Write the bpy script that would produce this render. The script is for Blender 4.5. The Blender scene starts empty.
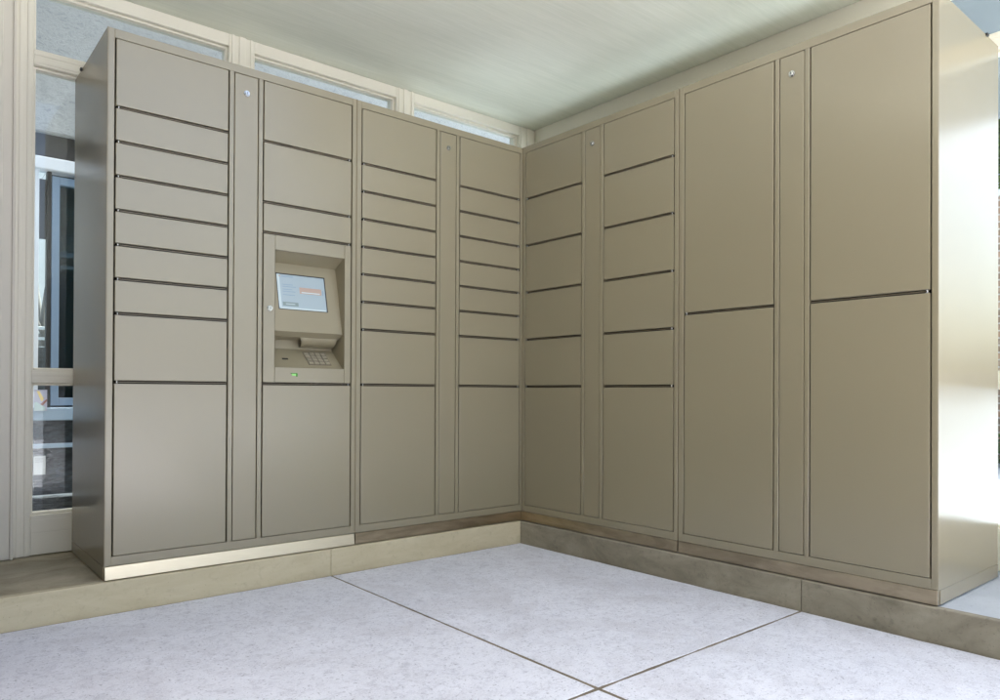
import bpy, bmesh, math, random
from mathutils import Vector, Matrix, noise
random.seed(7)
S = bpy.context.scene
COL = S.collection
R = math.radians

# ------------------------------------------------------------------ materials
def newmat(name):
    m = bpy.data.materials.new(name); m.use_nodes = True
    nt = m.node_tree
    b = nt.nodes['Principled BSDF']
    return m, nt, b
def node(nt, t, **kw):
    n = nt.nodes.new(t)
    for k, v in kw.items():
        if k in n.inputs: n.inputs[k].default_value = v
        else: setattr(n, k, v)
    return n
def coords(nt, scale=(1,1,1), obj=True, rot=(0,0,0)):
    # world position keeps patterns different on every copy
    g = node(nt, 'ShaderNodeNewGeometry'); mp = node(nt, 'ShaderNodeMapping')
    mp.inputs['Scale'].default_value = scale; mp.inputs['Rotation'].default_value = rot
    nt.links.new(g.outputs['Position'], mp.inputs['Vector'])
    return mp.outputs['Vector']
def tex(nt, vec, scale, detail=4, rough=.55, dist=0):
    n = node(nt, 'ShaderNodeTexNoise', Scale=scale, Detail=detail, Roughness=rough, Distortion=dist)
    nt.links.new(vec, n.inputs['Vector']); return n.outputs['Fac']
def ramp(nt, fac, stops):
    r = node(nt, 'ShaderNodeValToRGB'); e = r.color_ramp.elements
    while len(e) < len(stops): e.new(.5)
    for el, (p, c) in zip(e, stops):
        el.position = p
        el.color = (c, c, c, 1) if isinstance(c, (int, float)) else (*c, 1)
    nt.links.new(fac, r.inputs['Fac']); return r.outputs['Color']
def mix(nt, a, b, f, mode='MIX'):
    n = node(nt, 'ShaderNodeMix', data_type='RGBA', blend_type=mode)
    for sock, v in ((n.inputs[6], a), (n.inputs[7], b)):
        if isinstance(v, tuple): sock.default_value = (*v, 1)
        else: nt.links.new(v, sock)
    if isinstance(f, float): n.inputs[0].default_value = f
    else: nt.links.new(f, n.inputs[0])
    return n.outputs[2]
def bump(nt, b, h, strength, dist=.002):
    n = node(nt, 'ShaderNodeBump', Strength=strength, Distance=dist)
    nt.links.new(h, n.inputs['Height']); nt.links.new(n.outputs['Normal'], b.inputs['Normal'])
def rough_from(nt, b, fac, lo, hi):
    n = node(nt, 'ShaderNodeMapRange'); n.inputs['To Min'].default_value = lo; n.inputs['To Max'].default_value = hi
    nt.links.new(fac, n.inputs['Value']); nt.links.new(n.outputs['Result'], b.inputs['Roughness'])

def paint(name, col, rough=.36, var=.04, spec=.5, orange=.06, wave=.0):
    m, nt, b = newmat(name)
    v = coords(nt)
    f = tex(nt, v, 2.3, 6, .6)
    c = mix(nt, tuple(x*(1-var) for x in col), tuple(min(1,x*(1+var)) for x in col), f)
    nt.links.new(c, b.inputs['Base Color'])
    sm = tex(nt, v, 3.5, 6, .62)
    rough_from(nt, b, sm, rough-.045, rough+.06)
    b.inputs['Specular IOR Level'].default_value = spec
    n1 = node(nt, 'ShaderNodeBump', Strength=.5, Distance=.0035); nt.links.new(tex(nt, v, 2.2, 2, .4), n1.inputs['Height'])
    n2 = node(nt, 'ShaderNodeBump', Strength=orange, Distance=.0006); nt.links.new(tex(nt, v, 420, 2, .5), n2.inputs['Height'])
    nt.links.new(n1.outputs['Normal'], n2.inputs['Normal']); nt.links.new(n2.outputs['Normal'], b.inputs['Normal'])
    return m
M = {}
M['paint'] = paint('taupe_powder_coat', (.237,.207,.134), .345, .035, .8)
cb = M['paint'].node_tree.nodes['Principled BSDF']
cb.inputs['Coat Weight'].default_value = .5; cb.inputs['Coat Roughness'].default_value = .17; cb.inputs['Coat IOR'].default_value = 1.5
M['side'] = paint('taupe_smooth_paint', (.262,.226,.150), .19, .03, .5, .03)
M['niche'] = paint('console_paint', (.262,.230,.150), .42, .04)
M['cream'] = paint('cream_frame_paint', (.80,.765,.66), .38, .03)
M['cream2'] = paint('cream_wall_paint', (.72,.68,.59), .55, .05)
M['white'] = paint('white_frame_paint', (.78,.80,.82), .4, .03)
M['sill'] = paint('blue_white_sill_paint', (.34,.44,.54), .45, .05)
M['greysoffit'] = paint('grey_blue_soffit_paint', (.145,.165,.18), .5, .15)
M['bluegrey'] = paint('blue_grey_frame_paint', (.22,.30,.40), .4, .05)
M['dark'] = paint('dark_gap', (.020,.018,.013), .7, .05, .2)
M['black'] = paint('black_plastic', (.012,.012,.012), .45, .05)
M['recess'] = paint('brown_recess', (.04,.034,.028), .6, .2)
M['rail'] = paint('door_rail', (.12,.10,.068), .45, .04)

def metal(name, col, rough, streak=(2,2,60), dirt=0., dirtcol=(.1,.08,.05)):
    m, nt, b = newmat(name)
    v = coords(nt, streak)
    f = tex(nt, v, 3, 5, .6)
    c = mix(nt, tuple(x*.86 for x in col), col, f)
    if dirt:
        d = ramp(nt, tex(nt, coords(nt, (1.2,1.2,6)), 2.2, 6, .65, .6), [(.42,0),(.62,1)])
        dn = node(nt, 'ShaderNodeMath', operation='MULTIPLY'); nt.links.new(d, dn.inputs[0]); dn.inputs[1].default_value = dirt
        c = mix(nt, c, dirtcol, dn.outputs[0])
    nt.links.new(c, b.inputs['Base Color'])
    b.inputs['Metallic'].default_value = 1
    rough_from(nt, b, f, rough, rough+.15)
    bump(nt, b, f, .15, .001)
    return m
M['steel'] = metal('brushed_steel_kick', (.74,.67,.52), .24)
M['bronze'] = metal('dull_bronze_kick', (.48,.40,.28), .26, dirt=.45)
M['chrome'] = metal('chrome', (.5,.5,.48), .12, (1,1,1))

def concrete_floor():
    m, nt, b = newmat('pale_blue_concrete')
    v = coords(nt)
    big = tex(nt, v, 1.1, 5, .6)
    mid = tex(nt, v, 7, 6, .65, .3)
    c = mix(nt, (.61,.63,.70), (.70,.72,.79), ramp(nt, big, [(.3,0),(.7,1)]))
    c = mix(nt, c, (.75,.77,.85), ramp(nt, mid, [(.45,0),(.75,.6)]))
    st2 = tex(nt, v, 30, 8, .78, .6)
    c = mix(nt, c, (.42,.43,.50), ramp(nt, st2, [(.49,0),(.64,.68)]))
    bl = tex(nt, v, 3.2, 7, .7, .5)
    c = mix(nt, c, (.50,.50,.55), ramp(nt, bl, [(.48,0),(.66,.6)]))
    st = tex(nt, coords(nt, (14,60,1), rot=(0,0,.6)), 2.2, 6, .72, .4)
    c = mix(nt, c, (.42,.43,.48), ramp(nt, st, [(.56,0),(.70,.5)]))
    sp = tex(nt, v, 105, 4, .65)
    c = mix(nt, c, (.22,.23,.28), ramp(nt, sp, [(.59,0),(.68,.8)]))
    gr = tex(nt, v, 230, 2, .5)
    c = mix(nt, c, (.88,.89,.93), ramp(nt, gr, [(.52,0),(.72,.5)]))
    nt.links.new(c, b.inputs['Base Color'])
    b.inputs['Roughness'].default_value = .72
    h = mix(nt, mid, sp, .5)
    bump(nt, b, h, .35, .003)
    return m
M['floor'] = concrete_floor()
def concrete(name, a, b_, c_, streak=(1,1,3.5), rough=.8):
    m, nt, b = newmat(name)
    v = coords(nt, streak)
    f = tex(nt, v, 3.2, 7, .65, .5)
    c = mix(nt, a, b_, ramp(nt, f, [(.3,0),(.7,1)]))
    g = tex(nt, coords(nt), 38, 5, .7, .3)
    c = mix(nt, c, c_, ramp(nt, g, [(.55,0),(.75,.5)]))
    p = tex(nt, coords(nt), 120, 2, .6)
    c = mix(nt, c, tuple(x*.45 for x in a), ramp(nt, p, [(.66,0),(.74,.6)]))
    nt.links.new(c, b.inputs['Base Color']); b.inputs['Roughness'].default_value = rough
    bump(nt, b, mix(nt, g, f, .4), .4, .003)
    return m
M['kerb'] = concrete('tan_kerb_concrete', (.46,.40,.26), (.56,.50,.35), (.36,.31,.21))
M['kerb2'] = concrete('weathered_shaded_kerb_concrete', (.16,.14,.10), (.34,.31,.24), (.10,.088,.065), (1,1,2.2))  # mottled stains; base also darkened for the shade on this face
M['slab'] = concrete('stained_slab_concrete', (.27,.23,.15), (.52,.46,.33), (.35,.30,.20), (1.5,1.5,1))
M['joint'] = concrete('joint_filler', (.11,.09,.06), (.20,.165,.12), (.06,.045,.03))
M['outground'] = concrete('pale_ground', (.26,.28,.31), (.34,.36,.39), (.22,.24,.26), (1,1,1))
M['mulch'] = concrete('dark_mulch', (.02,.018,.015), (.05,.042,.032), (.012,.01,.008), (6,6,6))
M['tile'] = concrete('pale_tile', (.38,.41,.45), (.48,.51,.55), (.33,.36,.40), (1,1,1), .5)

def ceiling():
    m, nt, b = newmat('brushed_soffit')
    v = coords(nt, (1.1, 16, 1))
    f = tex(nt, v, 2.0, 7, .68, .5)
    v2 = coords(nt, (3, 60, 1)); f2 = tex(nt, v2, 1.6, 5, .6, .4)
    c = mix(nt, (.67,.70,.60), (.78,.80,.70), ramp(nt, f, [(.25,0),(.75,1)]))
    c = mix(nt, c, (.84,.85,.77), ramp(nt, f2, [(.50,0),(.72,.45)]))
    nt.links.new(c, b.inputs['Base Color'])
    rough_from(nt, b, f2, .42, .60)
    bump(nt, b, f2, .12, .002)
    return m
M['soffit'] = ceiling()
def stucco(name, a, b_, crack):
    m, nt, b = newmat(name)
    v = coords(nt, (1,1,1.6))
    f = tex(nt, v, 1.6, 6, .6)
    c = mix(nt, a, b_, f)
    g = tex(nt, v, 19, 9, .8, 1.0)
    c = mix(nt, c, crack, ramp(nt, g, [(.50,0),(.68,.6)]))
    nt.links.new(c, b.inputs['Base Color']); b.inputs['Roughness'].default_value = .85
    bump(nt, b, g, .8, .03)
    return m
M['greystucco'] = stucco('grey_stucco', (.68,.74,.80), (.76,.82,.88), (.58,.64,.70))
M['stucco'] = stucco('pale_stucco', (.42,.42,.40), (.52,.53,.51), (.18,.19,.21))
def stone():
    m, nt, b = newmat('dark_rough_stone')
    v = coords(nt, (1,1,3.4), rot=(0,.25,0))
    g = tex(nt, v, 6, 9, .75, 1.2)
    c = mix(nt, (.012,.018,.022), (.085,.10,.115), ramp(nt, g, [(.42,0),(.72,1)]))
    nt.links.new(c, b.inputs['Base Color']); b.inputs['Roughness'].default_value = .7
    bump(nt, b, g, 1, .04)
    return m
M['stone'] = stone()
def brickm():
    m, nt, b = newmat('weathered_brick')
    g = node(nt, 'ShaderNodeNewGeometry'); sx = node(nt, 'ShaderNodeSeparateXYZ'); cx = node(nt, 'ShaderNodeCombineXYZ')
    nt.links.new(g.outputs['Position'], sx.inputs[0]); nt.links.new(sx.outputs['Y'], cx.inputs['X']); nt.links.new(sx.outputs['Z'], cx.inputs['Y'])
    br = node(nt, 'ShaderNodeTexBrick', Scale=1.0)
    br.inputs['Color1'].default_value = (.40,.24,.16,1); br.inputs['Color2'].default_value = (.22,.15,.11,1); br.inputs['Mortar'].default_value = (.50,.46,.40,1)
    br.inputs['Brick Width'].default_value = .23; br.inputs['Row Height'].default_value = .078; br.inputs['Mortar Size'].default_value = .008
    nt.links.new(cx.outputs[0], br.inputs['Vector'])
    c = mix(nt, br.outputs['Color'], (.6,.5,.42), ramp(nt, tex(nt, coords(nt), 7, 6, .7), [(.5,0),(.75,.7)]))
    nt.links.new(c, b.inputs['Base Color']); b.inputs['Roughness'].default_value = .85
    bump(nt, b, br.outputs['Fac'], -.5, .01)
    return m
M['brick'] = brickm()
M['blocker_brick'] = concrete('light_blocker_brick', (.05,.035,.028), (.10,.07,.05), (.03,.022,.018))  # dark surface of the walls added to block light at the left
def glassm(name, tint, dark=False):
    m = bpy.data.materials.new(name); m.use_nodes = True; nt = m.node_tree; nt.nodes.clear()
    o = node(nt, 'ShaderNodeOutputMaterial'); t = node(nt, 'ShaderNodeBsdfTransparent'); g = node(nt, 'ShaderNodeBsdfGlossy')
    t.inputs['Color'].default_value = (*tint, 1); g.inputs['Roughness'].default_value = .01; g.inputs['Color'].default_value = (.95,.97,1,1)
    gg = node(nt, 'ShaderNodeNewGeometry'); dt = node(nt, 'ShaderNodeVectorMath', operation='DOT_PRODUCT')
    nt.links.new(gg.outputs['Normal'], dt.inputs[0]); nt.links.new(gg.outputs['Incoming'], dt.inputs[1])
    def mth(op, a, b=None):
        n = node(nt, 'ShaderNodeMath', operation=op)
        for i, v in enumerate((a, b)):
            if v is None: continue
            if isinstance(v, (int, float)): n.inputs[i].default_value = v
            else: nt.links.new(v, n.inputs[i])
        return n.outputs[0]
    f = mth('ADD', mth('MULTIPLY', mth('POWER', mth('SUBTRACT', 1., mth('ABSOLUTE', dt.outputs['Value'])), 5.), .8), .030)
    x = node(nt, 'ShaderNodeMixShader')
    nt.links.new(f, x.inputs[0]); nt.links.new(t.outputs[0], x.inputs[1]); nt.links.new(g.outputs[0], x.inputs[2]); nt.links.new(x.outputs[0], o.inputs[0])
    return m
M['glass'] = glassm('clear_glass', (.90,.95,.96))
M['tealglass'] = glassm('teal_glass', (.40,.58,.62))
def emit(name, col, e):
    m, nt, b = newmat(name); b.inputs['Base Color'].default_value = (*col, 1)
    b.inputs['Emission Color'].default_value = (*col, 1); b.inputs['Emission Strength'].default_value = e; b.inputs['Roughness'].default_value = .25
    return m
M['scr'] = emit('screen_pale_blue', (.27,.335,.37), .05)
M['scr_w'] = emit('screen_white', (.36,.43,.45), .10)
M['scr_r'] = emit('screen_salmon', (.33,.25,.21), .06)
M['scr_g'] = emit('screen_grey', (.17,.22,.22), .06)
M['scr_t'] = emit('screen_text', (.19,.27,.34), .06)
M['green'] = emit('green_indicator', (.05,.20,.03), .03)
M['greenlit'] = emit('green_indicator_bright', (.22,.55,.15), .08)
def flat(name, col, rough=.6):
    m, nt, b = newmat(name)
    c = mix(nt, tuple(x*.9 for x in col), col, tex(nt, coords(nt), 14, 4)); nt.links.new(c, b.inputs['Base Color']); b.inputs['Roughness'].default_value = rough
    return m
M['paper'] = flat('white_paper', (.82,.82,.80)); M['ink'] = flat('grey_ink', (.45,.46,.48))
M['lilac'] = flat('lilac_card', (.50,.47,.56)); M['yellow'] = flat('yellow_print', (.80,.55,.12)); M['rust'] = flat('rust_print', (.36,.15,.11)); M['mint'] = flat('mint_print', (.55,.66,.62))
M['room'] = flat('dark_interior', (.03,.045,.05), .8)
M['key'] = paint('key_metal', (.30,.27,.20), .35, .05)
M['bark'] = concrete('bark', (.10,.09,.08), (.22,.20,.18), (.06,.05,.05), (6,6,1))
def leafm(name, a, b_):
    m, nt, b = newmat(name)
    c = mix(nt, a, b_, ramp(nt, tex(nt, coords(nt), 2.2, 3), [(.35,0),(.65,1)])); nt.links.new(c, b.inputs['Base Color']); b.inputs['Roughness'].default_value = .55
    t = node(nt, 'ShaderNodeBsdfTranslucent'); nt.links.new(c, t.inputs['Color'])
    x = node(nt, 'ShaderNodeMixShader'); x.inputs[0].default_value = .35
    o = nt.nodes['Material Output']; nt.links.new(b.outputs[0], x.inputs[1]); nt.links.new(t.outputs[0], x.inputs[2]); nt.links.new(x.outputs[0], o.inputs[0])
    return m
M['leaf'] = leafm('yellow_green_leaf', (.10,.16,.035), (.20,.25,.06))
M['hedge'] = leafm('hedge_leaf', (.045,.09,.025), (.09,.15,.04))
M['grass'] = leafm('grass_blade', (.06,.12,.03), (.12,.18,.05))
M['plaster'] = concrete('pale_plaster', (.62,.61,.58), (.72,.71,.68), (.56,.55,.52), (1,1,1))

# ------------------------------------------------------------------ geometry helpers
def box(bm, x0, x1, y0, y1, z0, z1, bev=0, mi=0, seg=1):
    a = (min(x0,x1),min(y0,y1),min(z0,z1)); b = (max(x0,x1),max(y0,y1),max(z0,z1))
    vs = [bm.verts.new((x,y,z)) for z in (a[2],b[2]) for y in (a[1],b[1]) for x in (a[0],b[0])]
    fs = [bm.faces.new([vs[i] for i in q]) for q in ((0,2,3,1),(4,5,7,6),(0,1,5,4),(2,6,7,3),(0,4,6,2),(1,3,7,5))]
    for f in fs: f.material_index = mi
    if bev:
        r = bmesh.ops.bevel(bm, geom=list({e for f in fs for e in f.edges}), offset=bev, segments=seg, affect='EDGES', profile=.5)
        for f in r['faces']: f.material_index = mi
def cyl(bm, p0, p1, r0, r1=None, n=16, mi=0, caps=True):
    r1 = r0 if r1 is None else r1
    p0, p1 = Vector(p0), Vector(p1); d = (p1-p0).normalized()
    a = d.orthogonal().normalized(); b = d.cross(a)
    A, B = [], []
    for i in range(n):
        t = 2*math.pi*i/n; o = a*math.cos(t)+b*math.sin(t)
        A.append(bm.verts.new(p0+o*r0)); B.append(bm.verts.new(p1+o*r1))
    for i in range(n):
        j = (i+1)%n; f = bm.faces.new((A[i],A[j],B[j],B[i])); f.material_index = mi; f.smooth = True
    if caps:
        bm.faces.new(list(reversed(A))).material_index = mi; bm.faces.new(B).material_index = mi
def quad(bm, pts, mi=0):
    f = bm.faces.new([bm.verts.new(p) for p in pts]); f.material_index = mi; return f
def obj(name, bm, mats, parent=None, kind=None):
    me = bpy.data.meshes.new(name)
    bmesh.ops.recalc_face_normals(bm, faces=bm.faces[:])
    bm.to_mesh(me); bm.free()
    for m in (mats if isinstance(mats, (list, tuple)) else [mats]): me.materials.append(m)
    o = bpy.data.objects.new(name, me); COL.objects.link(o)
    if parent: o.parent = parent
    if kind: o['kind'] = kind
    return o
def B(): return bmesh.new()
def thing(name, label, cat, loc=(0,0,0), rz=0, group=None):
    o = bpy.data.objects.new(name, None); COL.objects.link(o); o.location = loc; o.rotation_euler = (0,0,rz)
    o.empty_display_size = .1
    o['label'] = label; o['category'] = cat
    if group: o['group'] = group
    return o
def tag(o, label, cat, group=None):
    o['label'] = label; o['category'] = cat
    if group: o['group'] = group
    return o

# ------------------------------------------------------------------ lockers
W, H, D = 1.0555, 2.10, .625
KH = .053
DA, NP, DB = (.029,.454), (.4815,.5815), (.609,1.030)
TOP, BOT = 2.063, .092
Z8 = [1.804,1.672,1.540,1.409,1.278,1.147,1.015,.753]
def lock_bm(u, z):
    b = B()
    cyl(b, (u,-.001,z), (u,-.0035,z), .0125, .012, 24)
    cyl(b, (u,-.0035,z), (u,-.010,z), .0095, .0085, 24)
    box(b, u-.0012,u+.0012,-.0104,-.0099,z-.005,z+.005, 0, 1)
    return b
def locker(loc, rz, label, colA, colB, kick, kiosk=False, lean=.0):
    t = thing('parcel_locker', label, 'locker', loc, rz, 'parcel locker cabinets')
    # painted frame around the doors, in front of a dark interior
    F = B(); P = .022; bv = .0012
    def st(u0,u1,z0,z1): box(F, u0,u1, 0,P, z0,z1, bv)
    e = .0008
    st(e, DA[0]-.0055, KH+.0015, H-e); st(DA[1]+.0055, NP[0]-.0033, BOT-.002, TOP+.002); st(NP[1]+.0033, DB[0]-.0055, BOT-.002, TOP+.002); st(DB[1]+.0055, W-e, KH+.0015, H-e)
    st(DA[0]-.0055, DB[1]+.0055, TOP+.002, H-e); st(DA[0]-.0055, DB[1]+.0055, KH+.0015, BOT-.002)
    obj('door_frame', F, M['paint'], t)
    c = B()
    if kiosk:
        a_, b2 = DB[0]+.051, 1.0-.001
        box(c, e,W-e, .3505,D, .002,H-e); box(c, e,a_, P,.35, .002,H-e); box(c, b2,W-e, P,.35, .002,H-e)
        box(c, a_+.0003,b2-.0003, P,.35, 1.36,H-e); box(c, a_+.0003,b2-.0003, P,.35, .002,.74)
    else: box(c, e,W-e, P+.0,D, .002,H-e, .0)
    o = obj('cabinet_body', c, [M['side'], M['dark']], t)
    for f in o.data.polygons:
        if f.normal.y < -.9: f.material_index = 1
    # side skins with a folded front edge
    for u0, u1 in ((-.0012,.0012),(W-.0012,W+.0012)):
        s = B(); box(s, u0,u1, .0006,D+.0005, KH+.0015,H-.0004, .0005); obj('side_panel', s, M['side'], t)
    k = B(); box(k, .0005,W-.0005, -.001,.02, .003,KH, .0012)
    for v in k.verts:
        if v.co.y < .005: v.co.y -= lean*(KH-v.co.z)
    obj('kick_plate', k, kick, t)
    for a_,b2 in ((-.0014,.0016),(W-.0016,W+.0014)):
        k = B(); box(k, a_,b2, .0205,D+.0005, .003,KH-.001, .0004); obj('side_kick_plate', k, M['side'], t)
    for a_,b2 in ((-.008,.010),(W-.010,W+.008)):
        b = B(); box(b, a_,b2, .474,.492, H-.007,H+.0035, .001); obj('top_clip', b, M['black'], t)
    def column(dr, rows, hinge_left):
        zs = [TOP]+rows+[BOT]
        for i in range(len(zs)-1):
            hi = zs[i] - (0 if i == 0 else .0061); lo = zs[i+1] + (0 if i == len(zs)-2 else .0061)
            if kiosk and dr is DB and abs(zs[i]-1.409) < .01: continue
            d = B(); box(d, dr[0],dr[1], 0,.019, lo,hi, .0022, 0, 2)
            o = obj('locker_door', d, M['paint'], t)
            # doors never hang perfectly flush
            a, c_ = random.uniform(-.0009,.0009), random.uniform(-.0005,.0005)
            for v in o.data.vertices:
                v.co.y += a*(v.co.x-dr[0])/(dr[1]-dr[0]) + c_*(v.co.z-lo)/(hi-lo) + .0002
        for z in rows:
            r = B()
            a0, a1 = (dr[0]+.017, dr[1]+.004) if hinge_left else (dr[0]-.004, dr[1]-.017)
            box(r, a0,a1, .0065,.02, z-.0021,z+.0021, .0005); obj('shelf_rail', r, M['rail'], t)
            h = B(); x = dr[0]+.010 if hinge_left else dr[1]-.010
            cyl(h, (x,.0045,z-.006), (x,.0045,z+.006), .0042, None, 12); obj('hinge_pin', h, M['chrome'], t)
            if kiosk and dr is DB: pass
    column(DA, colA, True); column(DB, colB, False)
    n = B(); box(n, NP[0],NP[1], .0004,.019, BOT,TOP, .0026, 0, 2)
    n_ = obj('service_panel', n, M['paint'], t)
    obj('lock', lock_bm((NP[0]+NP[1])/2, 1.986), [M['chrome'], M['black']], n_)
    return t
kick_w = M['steel']
L1 = locker((-2.104,0,0), 0, 'leftmost parcel locker with touchscreen kiosk set into its right column', Z8, [1.804,1.540,1.409,.753], M['steel'], True, .09)
L2 = locker((-1.0445,0,0), 0, 'parcel locker with two columns of many small doors, meeting the corner', Z8, Z8, M['bronze'], False, .05)
R1_ = locker((0,-.003,0), R(-90), 'parcel locker with two columns of six medium doors, right of the corner', [1.803,1.541,1.278,1.015,.753], [1.803,1.541,1.278,1.015,.753], M['bronze'])
R2_ = locker((0,-1.0655,0), R(-90), 'parcel locker with four tall doors at the right end, pale outer side', [1.075], [1.075], M['bronze'])

# ---- kiosk console in the first locker, in its local coordinates (u, depth, z)
def kiosk(t):
    u0, u1 = DB[0]+.053, 1.0-.003       # opening (world -1.442 .. -1.107)
    zt, zb = 1.4028, .7592
    ot, ob = 1.339, .826
    f = B(); bv = .0012
    box(f, DB[0], u0-.001, 0,.019, zb,zt, bv)
    o = obj('console_door_strip', f, M['paint'], t)
    obj('lock', lock_bm(.638, 1.081), [M['chrome'], M['black']], o)
    f = B()
    box(f, u0,u1, 0.0004,.014, ot,zt, bv); box(f, u0,u1, .0004,.014, zb,ob, bv); box(f, u1+.001,DB[1], 0,.019, zb,zt, bv)
    obj('console_frame', f, M['paint'], t)
    # niche lining: profile of (depth, z) points swept across the opening, plus the two cheeks
    prof = [(.014,ot),(.092,1.300),(.018,.987),(.050,.965),(.125,.955),(.125,.915),(.014,.824)]
    c = B()
    A = [c.verts.new((u0,y,z)) for y,z in prof]; Bv = [c.verts.new((u1,y,z)) for y,z in prof]
    fs = []
    for i in range(len(prof)-1): fs.append(c.faces.new((A[i],A[i+1],Bv[i+1],Bv[i])))
    for V in (0,1):
        u = (u0,u1)[V]
        pts = [(u,.001,ot),(u,.30,ot),(u,.30,.75),(u,.001,ob)]
        quad(c, pts)
    con = obj('console', c, M['niche'], t)
    # rounded shroud under the screen block at the right
    s = B()
    for k in range(10):
        pass
    ring = []
    n = 10
    for i in range(n+1):
        a = math.pi/2*i/n
        y = .050+.070*(1-math.cos(a)); z = .968-.045*math.sin(a)
        ring.append((y,z))
    a0 = [s.verts.new((u0+.14+.03*i/n,y,z)) for i,(y,z) in enumerate(ring)]; a1 = [s.verts.new((u1-.012,y,z)) for y,z in ring]
    for i in range(n):
        q = s.faces.new((a0[i],a0[i+1],a1[i+1],a1[i])); q.smooth = True
    obj('screen_shroud', s, M['niche'], con)
    # screen on the sloping face between (.092,1.300) and (.018,.987)
    pt, pb = Vector((0,.092,1.300)), Vector((0,.018,.987)); dv = (pt-pb); Ln = dv.length; dv.normalize(); nrm = Vector((0,-dv.z,dv.y))
    def fp(u, s_, off): p = pb+dv*s_+nrm*off; return (u, p.y, p.z)
    def prect(bm, ua, ub, sa, sb, o0, o1, mi=0):
        v = [bm.verts.new(fp(u,s_,o_)) for o_ in (o0,o1) for u,s_ in ((ua,sa),(ub,sa),(ub,sb),(ua,sb))]
        for q in ((3,2,1,0),(4,5,6,7),(0,1,5,4),(1,2,6,5),(2,3,7,6),(3,0,4,7)):
            bm.faces.new([v[i] for i in q]).material_index = mi
    su0, su1, sa, sb = u0+.038, u0+.268, .105, .268
    g = B()
    for a_,b_,c_,d_ in ((su0-.004,su1+.005,sb,sb+.005),(su1,su1+.005,sa-.003,sb),(su0-.003,su0,sa-.003,sb),(su0-.003,su1,sa-.003,sa)): prect(g, a_,b_,c_,d_, -.004,.0006)
    obj('screen_gasket', g, M['black'], con)
    g = B()
    prect(g, su0,su1,sa,sb, -.003,.0002, 0)
    w, h = su1-su0, sb-sa
    def ui(a_,b_,c_,d_,mi,o_=.0005): prect(g, su0+w*a_, su0+w*b_, sa+h*c_, sa+h*d_, .0, o_, mi)
    ui(.0,.055,.05,1,1); ui(.02,.98,.0,.045,1)
    ui(.035,.075,.925,.965,2); ui(.10,.34,.935,.955,4)
    ui(.45,.92,.48,.66,2,.0006); ui(.49,.88,.50,.53,1,.0008)
    ui(.08,.40,.09,.20,3); ui(.14,.33,.135,.155,1,.0008)
    for z_,a_,b_ in ((.70,.10,.32),(.64,.10,.38),(.56,.10,.30),(.50,.10,.36),(.40,.10,.34)): ui(a_,b_,z_,z_+.018,4)
    ui(.94,.96,.48,.62,4)
    obj('touchscreen', g, [M['scr'],M['scr_w'],M['scr_r'],M['scr_g'],M['scr_t']], con)
    # sloping keypad shelf between (.014,.824) and (.125,.915)
    pb2, pt2 = Vector((0,.014,.824)), Vector((0,.125,.915)); d2 = pt2-pb2; L2n = d2.length; d2.normalize(); n2 = Vector((0,-d2.z,d2.y))
    def kp(bm, ua, ub, sa, sb, o0, o1, mi=0):
        v = []
        for o_, sh in ((o0,0),(o1,.0008)):
            for u,s_ in ((ua+sh,sa+sh),(ub-sh,sa+sh),(ub-sh,sb-sh),(ua+sh,sb-sh)):
                p = pb2+d2*s_+n2*o_; v.append(bm.verts.new((u,p.y,p.z)))
        for q in ((3,2,1,0),(4,5,6,7),(0,1,5,4),(1,2,6,5),(2,3,7,6),(3,0,4,7)): bm.faces.new([v[i] for i in q]).material_index = mi
    k = B(); kp(k, u0+.176,u0+.290,.026,.122, -.002,.0012)
    kb = obj('keypad', k, M['rail'], con)
    k = B()
    for r in range(4):
        for c_ in range(4):
            ua = u0+.180+c_*.0275; s0 = .030+r*.0228
            kp(k, ua, ua+.0225, s0, s0+.0175, .001, .005)
    # keys are part of the keypad's pattern
    k2 = obj('keys', k, M['key'], con)
    k = B(); kp(k, u0+.062,u0+.090,.062,.072, .0,.0016)
    obj('card_slot', k, M['black'], con)
    k = B(); box(k, u0+.074,u0+.104, -.0026,.0004, .7985,.8015, 0, 0); box(k, u0+.099,u0+.105, -.0026,.0004, .786,.7985, 0, 0)
    box(k, u0+.079,u0+.098, -.0018,.0004, .790,.7975, 0, 1)
    obj('scanner_light', k, [M['green'],M['greenlit']], con)
kiosk(L1)

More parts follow.
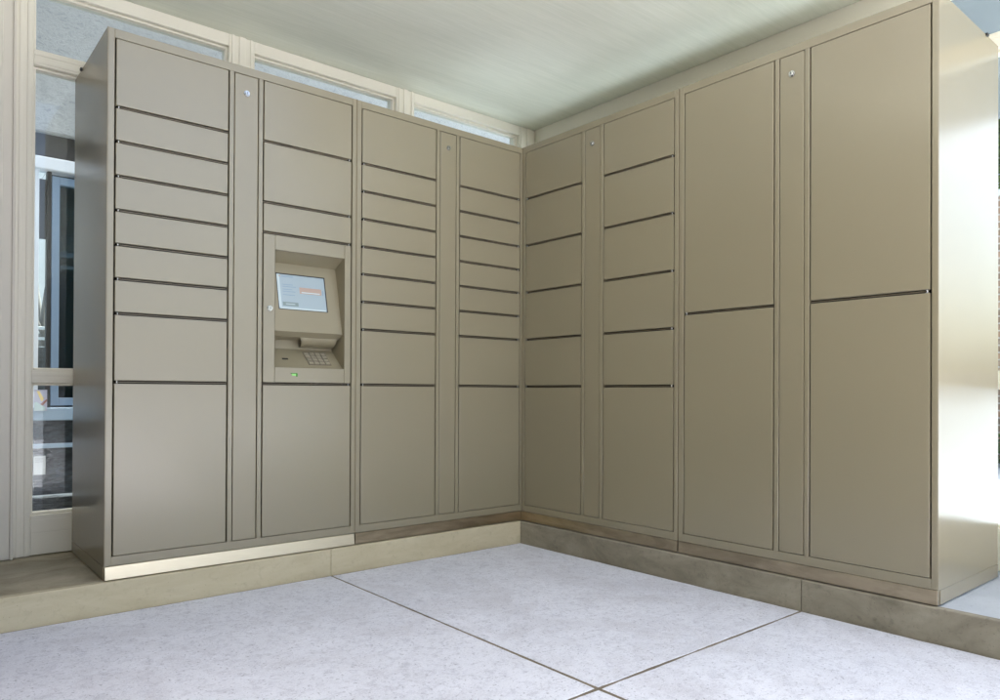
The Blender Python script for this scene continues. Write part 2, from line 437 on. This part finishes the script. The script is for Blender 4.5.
# ------------------------------------------------------------------ ground, pavement, kerb
FZ = -.1212
def wob(p, amp=.0022, sc=9.):
    return amp*noise.noise(Vector((p[0]*sc, p[1]*sc, .3))) + amp*.6*noise.noise(Vector((p[0]*sc*4, p[1]*sc*4, 5.3)))
def slab(bm, x0,x1,y0,y1,z0,z1, wobble=True):
    # concrete panel with slightly ragged arrises
    pts = []
    def edge(a, b):
        n = max(1, min(160, int((Vector(b)-Vector(a)).length/.02))) if wobble else 1
        for i in range(n):
            t = i/n; p = Vector((a[0]+(b[0]-a[0])*t, a[1]+(b[1]-a[1])*t)); pts.append(p)
    edge((x0,y0),(x1,y0)); edge((x1,y0),(x1,y1)); edge((x1,y1),(x0,y1)); edge((x0,y1),(x0,y0))
    c = Vector(((x0+x1)/2,(y0+y1)/2))
    top, mid, bot = [], [], []
    for p in pts:
        w1 = wob(p)+.0008; w2 = .003+abs(wob(p,.002,20))
        d = Vector((0,0))
        if abs(p.x-x0)<1e-6: d.x = 1
        if abs(p.x-x1)<1e-6: d.x = -1
        if abs(p.y-y0)<1e-6: d.y = 1
        if abs(p.y-y1)<1e-6: d.y = -1
        q = p+d*w1; r = p+d*(w1+w2)
        top.append(bm.verts.new((r.x,r.y,z1))); mid.append(bm.verts.new((q.x,q.y,z1-.003))); bot.append(bm.verts.new((q.x,q.y,z0)))
    n = len(pts)
    bm.faces.new(top)
    for i in range(n):
        j = (i+1)%n
        bm.faces.new((mid[i],mid[j],top[j],top[i])); bm.faces.new((bot[i],bot[j],mid[j],mid[i]))
g = B()
xs = [-.0185, -1.1755, -2.823, -4.47, -6.12, -7.77, -9.4]; ys = [-.0185, -1.648, -3.295, -4.942, -6.59, -8.24, -9.9]
JW = .0058
for i in range(len(xs)-1):
    for j in range(len(ys)-1):
        slab(g, xs[i+1]+JW/2, xs[i]-(JW/2 if i else .002), ys[j+1]+JW/2, ys[j]-(JW/2 if j else .002), FZ-.03, FZ)
obj('pavement', g, M['floor'], kind='structure')
g = B(); quad(g, [(-9.5,-10,FZ-.0015),(0.0,-10,FZ-.0015),(.0,.0,FZ-.0015),(-9.5,.0,FZ-.0015)]); obj('pavement_joint_filler', g, M['joint'], kind='structure')
g = B(); quad(g, [(-400,-400,FZ-.035),(400,-400,FZ-.035),(400,400,FZ-.035),(-400,400,FZ-.035)]); obj('ground', g, M['outground'], kind='structure')
# raised kerb: individual lengths with open joints
g = B(); KF = -.0165
def kerb_piece(x0,x1,y0,y1): box(g, x0,x1,y0,y1, FZ-.03,-.001, .004, 0, 2)
xk = [-.0166-.001, -1.1755, -3.0, -5.2, -7.6]
for a, b_ in zip(xk[:-1], xk[1:]): kerb_piece(b_+.0004, a-.0004 if a < -.1 else .02, KF, .018)
obj('kerb', g, M['kerb'], kind='structure'); g = B()
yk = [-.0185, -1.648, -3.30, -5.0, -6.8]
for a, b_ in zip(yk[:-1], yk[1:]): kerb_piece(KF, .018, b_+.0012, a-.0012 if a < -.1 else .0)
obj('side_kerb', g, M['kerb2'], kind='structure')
g = B(); box(g, -7.6,.73, .0205,.80, FZ-.03,-.0018, .002); obj('plinth_slab', g, M['slab'], kind='structure')
g = B()
for a,b_ in ((.0,-1.3),(-1.305,-2.315),(-2.32,-4.0),(-4.005,-6.8)): box(g, .0205,.80, a,b_, FZ-.03,-.0022, .002)
obj('side_plinth_slab', g, M['tile'], kind='structure')
g = B()
for i in range(8):
    for j in range(14):
        box(g, .804+i*.9, .804+i*.9+.896, 3.0-j*.9-.896, 3.0-j*.9, -.10,-.02, .003)
obj('path', g, M['tile'], kind='structure')
g = B(); quad(g, [(-7,.8,-.10),(.8,.8,-.10),(.8,4,-.10),(-7,4,-.10)]); obj('courtyard_ground', g, M['mulch'], kind='structure')

# ------------------------------------------------------------------ roof / soffit
CZ = 2.545
RE, RI, XI, XL = -2.85, -.90, -.12, -2.45
out = [(-4.9,.86),(-4.9,-9.5),(XL,-9.5),(XL,RI),(XI,RI),(XI,RE),(.80,RE),(.80,.86)]
def slabpoly(g, pts, z0, z1):
    lo = [g.verts.new((x,y,z0)) for x,y in pts]; hi = [g.verts.new((x,y,z1)) for x,y in pts]
    g.faces.new(lo); g.faces.new(hi)
    for i in range(len(pts)): g.faces.new((lo[i],lo[(i+1)%len(pts)],hi[(i+1)%len(pts)],hi[i]))
g = B(); slabpoly(g, out, CZ, CZ+.2)
obj('soffit', g, M['soffit'], kind='structure')
g = B(); slabpoly(g, [(.803,.86),(.803,-3.9),(2.9,-3.9),(2.9,.86)], CZ+.001, CZ+.199)
obj('outer_soffit', g, M['greysoffit'], kind='structure')
bt = thing('shade_mass', 'added stucco mass above the soffit, just outside the frame, casting shade', 'building', (0,0,0))  # unseen mass added above the soffit so its shadow covers the floor
g = B(); slabpoly(g, [(-4.85,.80),(-4.85,-9.4),(XL-.04,-9.4),(XL-.04,RI+.03),(XI+.04,RI+.03),(XI+.04,RE+.03),(.70,RE+.03),(.70,.80)], CZ+.201, CZ+3.8)
obj('wall', g, M['stucco'], bt)
g = B(); slabpoly(g, [(-4.92,.87),(-4.92,-9.47),(XL+.02,-9.47),(XL+.02,RI-.02),(XI-.02,RI-.02),(XI-.02,RE-.02),(.76,RE-.02),(.76,.87)], CZ+3.801, CZ+4.0)
obj('shade_mass_cap', g, M['cream'], bt)

# ------------------------------------------------------------------ glazed walls
def glazed(name, label, horiz, plane, mull, sgn, zhead=2.483, end=None):
    """horiz: runs along x at y=plane (True) or along y at x=plane; mull: list of (a,b) mullion spans"""
    t = thing(name, label, 'glazed wall', (0,0,0))
    def bx(bm, a,b, d0,d1, z0,z1, bev=.002, mi=0):
        if horiz: box(bm, a,b, plane+d0,plane+d1, z0,z1, bev, mi)
        else: box(bm, plane+d0,plane+d1, a,b, z0,z1, bev, mi)
    a0, a1 = min(m[0] for m in mull), max(m[1] for m in mull)
    mull = sorted(mull)
    for a,b in mull:
        g = B(); bx(g, a,b, .004,.11, .0,CZ-.001)
        w = b-a
        # raised ribs down the face
        n = 2
        bx(g, a+.012,a+.024, -.002,.004, 0.0,CZ-.001, .001); bx(g, b-.024,b-.012, -.002,.004, 0.0,CZ-.001, .001)
        if w > .09: bx(g, a+w*.38,a+w*.62, -.003,.004, 0.0,CZ-.001, .001)
        obj('mullion', g, M['cream'], t)
    rails = [('head_rail', zhead, CZ-.0005), ('transom', 2.140,2.207), ('transom', .752,.808), ('bottom_rail', .002,.174)]
    for (a,b),(c,d) in zip(mull[:-1], mull[1:]):
        for nm,z0,z1 in rails:
            g = B(); bx(g, b+.0003,c-.0003, .005,.105, z0,z1)
            if nm == 'transom':
                bx(g, b+.0003,c-.0003, .001,.005, z0+.010,z0+.024, .001); bx(g, b+.0003,c-.0003, .001,.005, z1-.024,z1-.010, .001)
            if nm == 'bottom_rail':
                bx(g, b+.0003,c-.0003, .001,.005, .10,.155, .001)
            obj(nm, g, M['cream'], t)
        for z0,z1 in ((.174,.752),(.808,2.140),(2.207,zhead)):
            fr = B(); s = .011
            bx(fr, b+.0005,b+s, .030,.070, z0+.0005,z1-.0005, .001); bx(fr, c-s,c-.0005, .030,.070, z0+.0005,z1-.0005, .001)
            bx(fr, b+s+.0003,c-s-.0003, .030,.070, z0+.0005,z0+s, .001); bx(fr, b+s+.0003,c-s-.0003, .030,.070, z1-s,z1-.0005, .001)
            f = obj('glazing_bead', fr, M['cream'], t)
            p = B(); bx(p, b+s-.004,c-s+.004, .052,.058, z0+s-.004,z1-s+.004, 0); obj('pane', p, M['glass'], f)
    return t
P1 = [(.57,.734),(-.415,-.288),(-1.412,-1.280),(-2.322,-2.257),(-3.45,-3.32),(-4.39,-4.30)]
glazed('window_wall', 'cream framed glazed wall behind the left row of lockers', True, .662, P1, 1)
# door jamb pier beside the first glazing bay
g = B(); box(g, -2.60,-2.323, .640,.80, 0,CZ-.001, .003); box(g, -2.335,-2.3235, .630,.640, 0,CZ-.001, .002); box(g, -2.42,-2.37, .634,.640, 0,CZ-.001, .002)
tag(obj('pier', g, M['cream2']), 'cream pier at the far left edge beside the narrow glazed bay', 'pier')
P2 = [(-1.80,-1.68),(-3.05,-2.95),(-4.15,-4.05),(-5.25,-5.15),(-.98,-.86),(.07,.17),(.60,.659)]
glazed('window_wall', 'cream framed glazed wall behind the right row of lockers', False, .735, P2, 1, 2.455)
g = B(); box(g, .706,.733, -2.80,.655, 2.40,CZ-.0007, .003); tag(obj('header_beam', g, M['cream']), 'painted beam under the soffit above the right lockers', 'beam')

# ------------------------------------------------------------------ building across the courtyard
def building():
    t = thing('courtyard_building', 'pale rough stucco building with white trim seen through the left glazing', 'building', (0,0,0))
    Y = 3.5
    g = B(); box(g, -6,7, Y,Y+.4, 2.72,8.0, .01); obj('upper_wall', g, M['stucco'], t)
    g = B(); box(g, -6,7, Y+.06,Y+.3, 2.52,2.72, 0); obj('recess', g, M['recess'], t)
    g = B(); box(g, -6,7, Y-.03,Y+.12, 2.425,2.52, .006); obj('window_head', g, M['white'], t)
    g = B(); box(g, -6,7, Y-.05,Y+.14, .485,.585, .006); obj('window_sill', g, M['sill'], t)
    g = B(); box(g, -6,7, Y+.02,Y+.4, .305,.485, 0); box(g, -6,7, Y+.02,Y+.4, -.15,.270, 0); obj('lower_wall', g, M['stone'], t)
    g = B(); box(g, -6,7, Y-.02,Y+.1, .270,.305, .004); obj('ledge', g, M['sill'], t)
    # windows: clear narrow light, then dark glazed lights in blue grey frames
    g = B(); box(g, -2.45,-1.853, Y+.0,Y+.02, .585,2.425, .002); f=obj('side_post', g, M['white'], t)
    g = B(); box(g, -1.8525,-1.797, Y+.05,Y+.056, .585,2.425, 0); obj('pane', g, M['glass'], t)
    g = B(); box(g, -1.797,-1.766, Y+.03,Y+.10, .585,2.425, .003); obj('dark_post', g, M['recess'], t)
    g = B(); box(g, -1.853,-1.797, Y+.04,Y+.09, 1.90,2.36, .002); 
    obj('blind', g, M['recess'], t)
    for k in range(8):
        x0 = -1.766+k*1.05; x1 = x0+1.02
        g = B(); w = .052
        box(g, x0,x0+w, Y+.01,Y+.09, .60,2.39, .003); box(g, x1-w,x1, Y+.01,Y+.09, .60,2.39, .003)
        box(g, x0+w,x1-w, Y+.012,Y+.088, .60,.66, .003); box(g, x0+w,x1-w, Y+.012,Y+.088, 2.33,2.39, .003)
        f = obj('window', g, M['bluegrey'], t)
        g = B(); box(g, x0+w,x1-w, Y+.05,Y+.056, .66,2.33, 0); obj('pane', g, M['tealglass'], f)
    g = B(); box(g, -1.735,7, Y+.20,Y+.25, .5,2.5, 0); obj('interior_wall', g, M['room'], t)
    g = B(); box(g, -6,-2.45, Y+.02,Y+.4, .585,2.425, 0); obj('lower_stucco', g, M['stucco'], t)
    g = B(); box(g, -1.88,-1.70, Y-.0,Y+.018, 3.0,3.0+.001, 0); g.free()
    return t
building()
# notices stuck on the courtyard building
g = B(); box(g, -1.876,-1.797, 3.508,3.512, .066,.212, 0, 0)
for z_ in (.19,.18,.165): box(g, -1.866,-1.812, 3.506,3.5079, z_,z_+.003, 0, 1)
tag(obj('paper_notice', g, [M['paper'],M['ink']]), 'small white paper notice low on the dark stone wall behind the left glass', 'notice')
g = B(); box(g, -1.884,-1.80, 3.438,3.442, .560,.722, 0, 0)
def tri(pts, mi, y): 
    v=[g.verts.new((x,y,z)) for x,z in pts]; f=g.faces.new(v); f.material_index=mi
tri([(-1.868,.712),(-1.850,.712),(-1.822,.655),(-1.832,.632),(-1.842,.640)], 1, 3.437)
tri([(-1.83,.60),(-1.845,.612),(-1.802,.652),(-1.800,.636)], 2, 3.437)
tri([(-1.884,.620),(-1.87,.632),(-1.84,.606),(-1.812,.590),(-1.812,.562),(-1.884,.562)], 3, 3.437)
tag(obj('printed_card', g, [M['lilac'],M['yellow'],M['rust'],M['mint']]), 'small lilac card with a yellow shape standing on the pale sill behind the left glass', 'card')

t = thing('light_block_wall', 'added dark wall just left of the frame, blocking light', 'wall', (-2.95,0,0))  # unseen wall, added to darken the left locker side
g = B(); box(g, 0,.29, -1.25,-.018, FZ,2.30, .004); box(g, 0,.29, -.018,.628, 0,2.30, .004); obj('wall', g, M['blocker_brick'], t)
g = B(); box(g, -.02,.31, -1.27,.628, 2.301,2.36, .006); obj('coping', g, M['blocker_brick'], t)
# unseen dark building, added to block sky light from the left
t = thing('sky_block_building', 'added dark building far to the left, blocking sky light', 'building', (-5.0,0,0))
g = B(); box(g, 0,.6, -14,.64, -.15,4.6, .01); obj('wall', g, M['blocker_brick'], t)
for k in range(6):
    g = B(); y = -1.2-k*2.0
    box(g, .601,.66, y-.06,y, .8,2.3, .003); box(g, .601,.66, y-1.3,y-1.24, .8,2.3, .003); box(g, .601,.66, y-1.24,y-.06, .8,.86, .003); box(g, .601,.66, y-1.24,y-.06, 2.24,2.3, .003)
    f = obj('window', g, M['bluegrey'], t); g = B(); box(g, .602,.61, y-1.24,y-.06, .86,2.24, 0); obj('pane', g, M['black'], f)

# ------------------------------------------------------------------ vegetation
def leaf_cluster(bm, c, rad, n, size, squash=1.):
    for _ in range(n):
        while True:
            p = Vector((random.uniform(-1,1),random.uniform(-1,1),random.uniform(-1,1)))
            if p.length < 1: break
        q = Vector(c)+Vector((p.x*rad, p.y*rad, p.z*rad*squash))
        a = Vector((random.gauss(0,1),random.gauss(0,1),random.gauss(0,.6))).normalized(); b = a.orthogonal().normalized()
        b = (b*math.cos(1.1*random.random())+a.cross(b)*math.sin(1.1*random.random())).normalized()
        s = size*random.uniform(.6,1.3)
        bm.faces.new([bm.verts.new(q+a*s), bm.verts.new(q+b*s*.42), bm.verts.new(q-a*s), bm.verts.new(q-b*s*.42)])
def tree(name, label, loc, h, crown_r, leafmat, n, bare=False, group=None):
    t = thing(name, label, 'tree', loc, 0, group)
    g = B(); tips = []
    def limb(p, d, L, r, depth):
        k = 4
        for i in range(k):
            d2 = (d+Vector((random.uniform(-.18,.18),random.uniform(-.18,.18),.04))).normalized()
            q = p+d2*L/k; cyl(g, p, q, r, r*.86, 8, 0, False); p = q; r *= .86; d = d2
        tips.append(p)
        if depth:
            for _ in range(3):
                a = Vector((random.uniform(-1,1),random.uniform(-1,1),random.uniform(.2,1))).normalized()
                limb(p, (d*.5+a*.8).normalized(), L*.62, r*.62, depth-1)
    limb(Vector((0,0,-.1)), Vector((.06,.02,1)), h*.45, h*.022, 3)
    obj('trunk', g, M['bark'], t)
    if not bare:
        g = B()
        for p in tips[1:]:
            leaf_cluster(g, p, crown_r*random.uniform(.16,.30), n, .06)
        obj('crown', g, leafmat, t)
    return t
tree('tree', 'slim bare tree behind the clear strip across the courtyard, standing in for a reflected tree', (-1.47,6.0,-.1), 3.4, 1, None, 0, True)  # tree and pale wall behind it stand in for a reflection in the glass
g = B(); box(g, -6,3, 8.0,8.2, -.15,4.2, 0); tag(obj('backdrop_wall', g, M['plaster']), 'added pale wall far behind the bare tree, standing in for reflected sky', 'wall')
g = B()
for k in range(2): box(g, -3.0,-.6, 5.06,5.10, 1.30-.10*k,1.325-.10*k, .002)
for x in (-2.9,-.7): box(g, x,x+.05, 5.055,5.105, -.15,1.34, .002)
tag(obj('railing', g, M['white']), 'pale two bar railing in front of the bare tree', 'railing')
g = B(); box(g, -4,2, 5.5,5.7, -.15,1.16, .01); tag(obj('low_stone_wall', g, M['stone']), 'low dark stone wall behind the pale railing at the left', 'wall')
g = B(); box(g, -6.5,.79, 1.70,1.78, -.15,.125, .01); tag(obj('garden_edging', g, M['stone']), 'low dark stone edging just outside the narrow left glazing', 'edging')
# building added at the right to shape locker reflections and dim the background
t = thing('reflection_building', 'added pale grey stucco building beyond the right end of the lockers, shaping reflections', 'building', (9.6,0,0))
g = B(); box(g, 0,1.5, -3.1,7, -.15,9.5, .01); obj('wall', g, M['greystucco'], t)
for k in range(3):
    y = -.6+k*1.9
    g = B(); box(g, -.05,-.001, y-.07,y, .9,2.3, .003); box(g, -.05,-.001, y-1.5,y-1.43, .9,2.3, .003); box(g, -.05,-.001, y-1.43,y-.07, .9,.97, .003); box(g, -.05,-.001, y-1.43,y-.07, 2.23,2.3, .003)
    f = obj('window', g, M['white'], t); g = B(); box(g, -.02,-.004, y-1.43,y-.07, .97,2.23, 0); obj('pane', g, M['sill'], f)
# right: brick wall, planting and trees beyond the glazing
t = thing('brick_wall', 'weathered brown brick wall outside, seen past the right edge of the lockers', 'wall', (6.4,0,0))
g = B(); box(g, 0,.3, -1.6,5, -.15,2.85, .01); obj('wall', g, M['brick'], t)
g = B(); box(g, -.03,.33, -1.62,5.02, 2.851,2.92, .01); obj('coping', g, M['plaster'], t)
for i,(y,hh,cr) in enumerate(((-.6,5.2,2.6),(2.9,5.8,2.8))):
    tree('leafy_tree', ['yellow green tree rising just above the brick wall at the right edge','tall green tree beyond the brick wall, behind the right lockers'][i], (8.2,y,-.1), hh, cr, M['leaf'], 420)
def hedge(label, loc, ly):
    t = thing('hedge', label, 'hedge', loc)
    g = B()
    for k in range(int(ly/.22)):
        leaf_cluster(g, (random.uniform(-.1,.1), -ly/2+k*.22+random.uniform(-.05,.05), .2+random.uniform(-.05,.07)), .24, 420, .03, .95)
    obj('foliage', g, M['hedge'], t); return t
hedge('low clipped green hedge at the foot of the brick wall', (6.0,1.5,-.1), 5.6)

# ------------------------------------------------------------------ light
w = bpy.data.worlds.new('World'); S.world = w; w.use_nodes = True; nt = w.node_tree
sky = nt.nodes.new('ShaderNodeTexSky'); sky.sky_type = 'NISHITA'; sky.sun_disc = False
EL, AZ = 62, 90      # sun behind the lockers: their fronts see only sky and bounce
sky.sun_elevation = R(EL); sky.sun_rotation = R(AZ); sky.air_density = 1.0; sky.dust_density = 5.0; sky.ozone_density = .3
nt.links.new(sky.outputs[0], nt.nodes['Background'].inputs['Color']); nt.nodes['Background'].inputs['Strength'].default_value = .12
sl = bpy.data.lights.new('sun', 'SUN'); sl.energy = 5.0; sl.angle = R(.53); sl.color = (1,.96,.90)
so = bpy.data.objects.new('sun', sl); COL.objects.link(so)
dirv = Vector((math.cos(R(EL)), .012, math.sin(R(EL))))
so.rotation_euler = dirv.to_track_quat('Z','Y').to_euler(); so.location = (6,0,9)

# ------------------------------------------------------------------ camera
cam = bpy.data.cameras.new('camera'); co = bpy.data.objects.new('camera', cam); COL.objects.link(co); S.camera = co
f, cx, cy = 726.3548, 497.2295, 387.9868
yaw, pitch, roll = .6972, .0053, .0046
Fv = Vector((math.sin(yaw)*math.cos(pitch), math.cos(yaw)*math.cos(pitch), math.sin(pitch)))
Rv = Vector((math.cos(yaw), -math.sin(yaw), 0)); Uv = Rv.cross(Fv)
R2 = Rv*math.cos(roll)+Uv*math.sin(roll); U2 = -Rv*math.sin(roll)+Uv*math.cos(roll)
m = Matrix((R2,U2,-Fv)).transposed().to_4x4(); m.translation = Vector((-2.7309,-3.0506,.7224))
co.matrix_world = m
cam.sensor_width = 36; cam.sensor_fit = 'HORIZONTAL'; cam.lens = f/1000*36
cam.shift_x = (500-cx)/1000; cam.shift_y = (cy-350)/1000
cam.clip_start = .05; cam.clip_end = 1500

S.view_settings.view_transform = 'Standard'; S.view_settings.look = 'None'; S.view_settings.gamma = 1
S.view_settings.exposure = 2.4
S.cycles.max_bounces = 10; S.cycles.diffuse_bounces = 6; S.cycles.transparent_max_bounces = 12
S.cycles.use_denoising = True
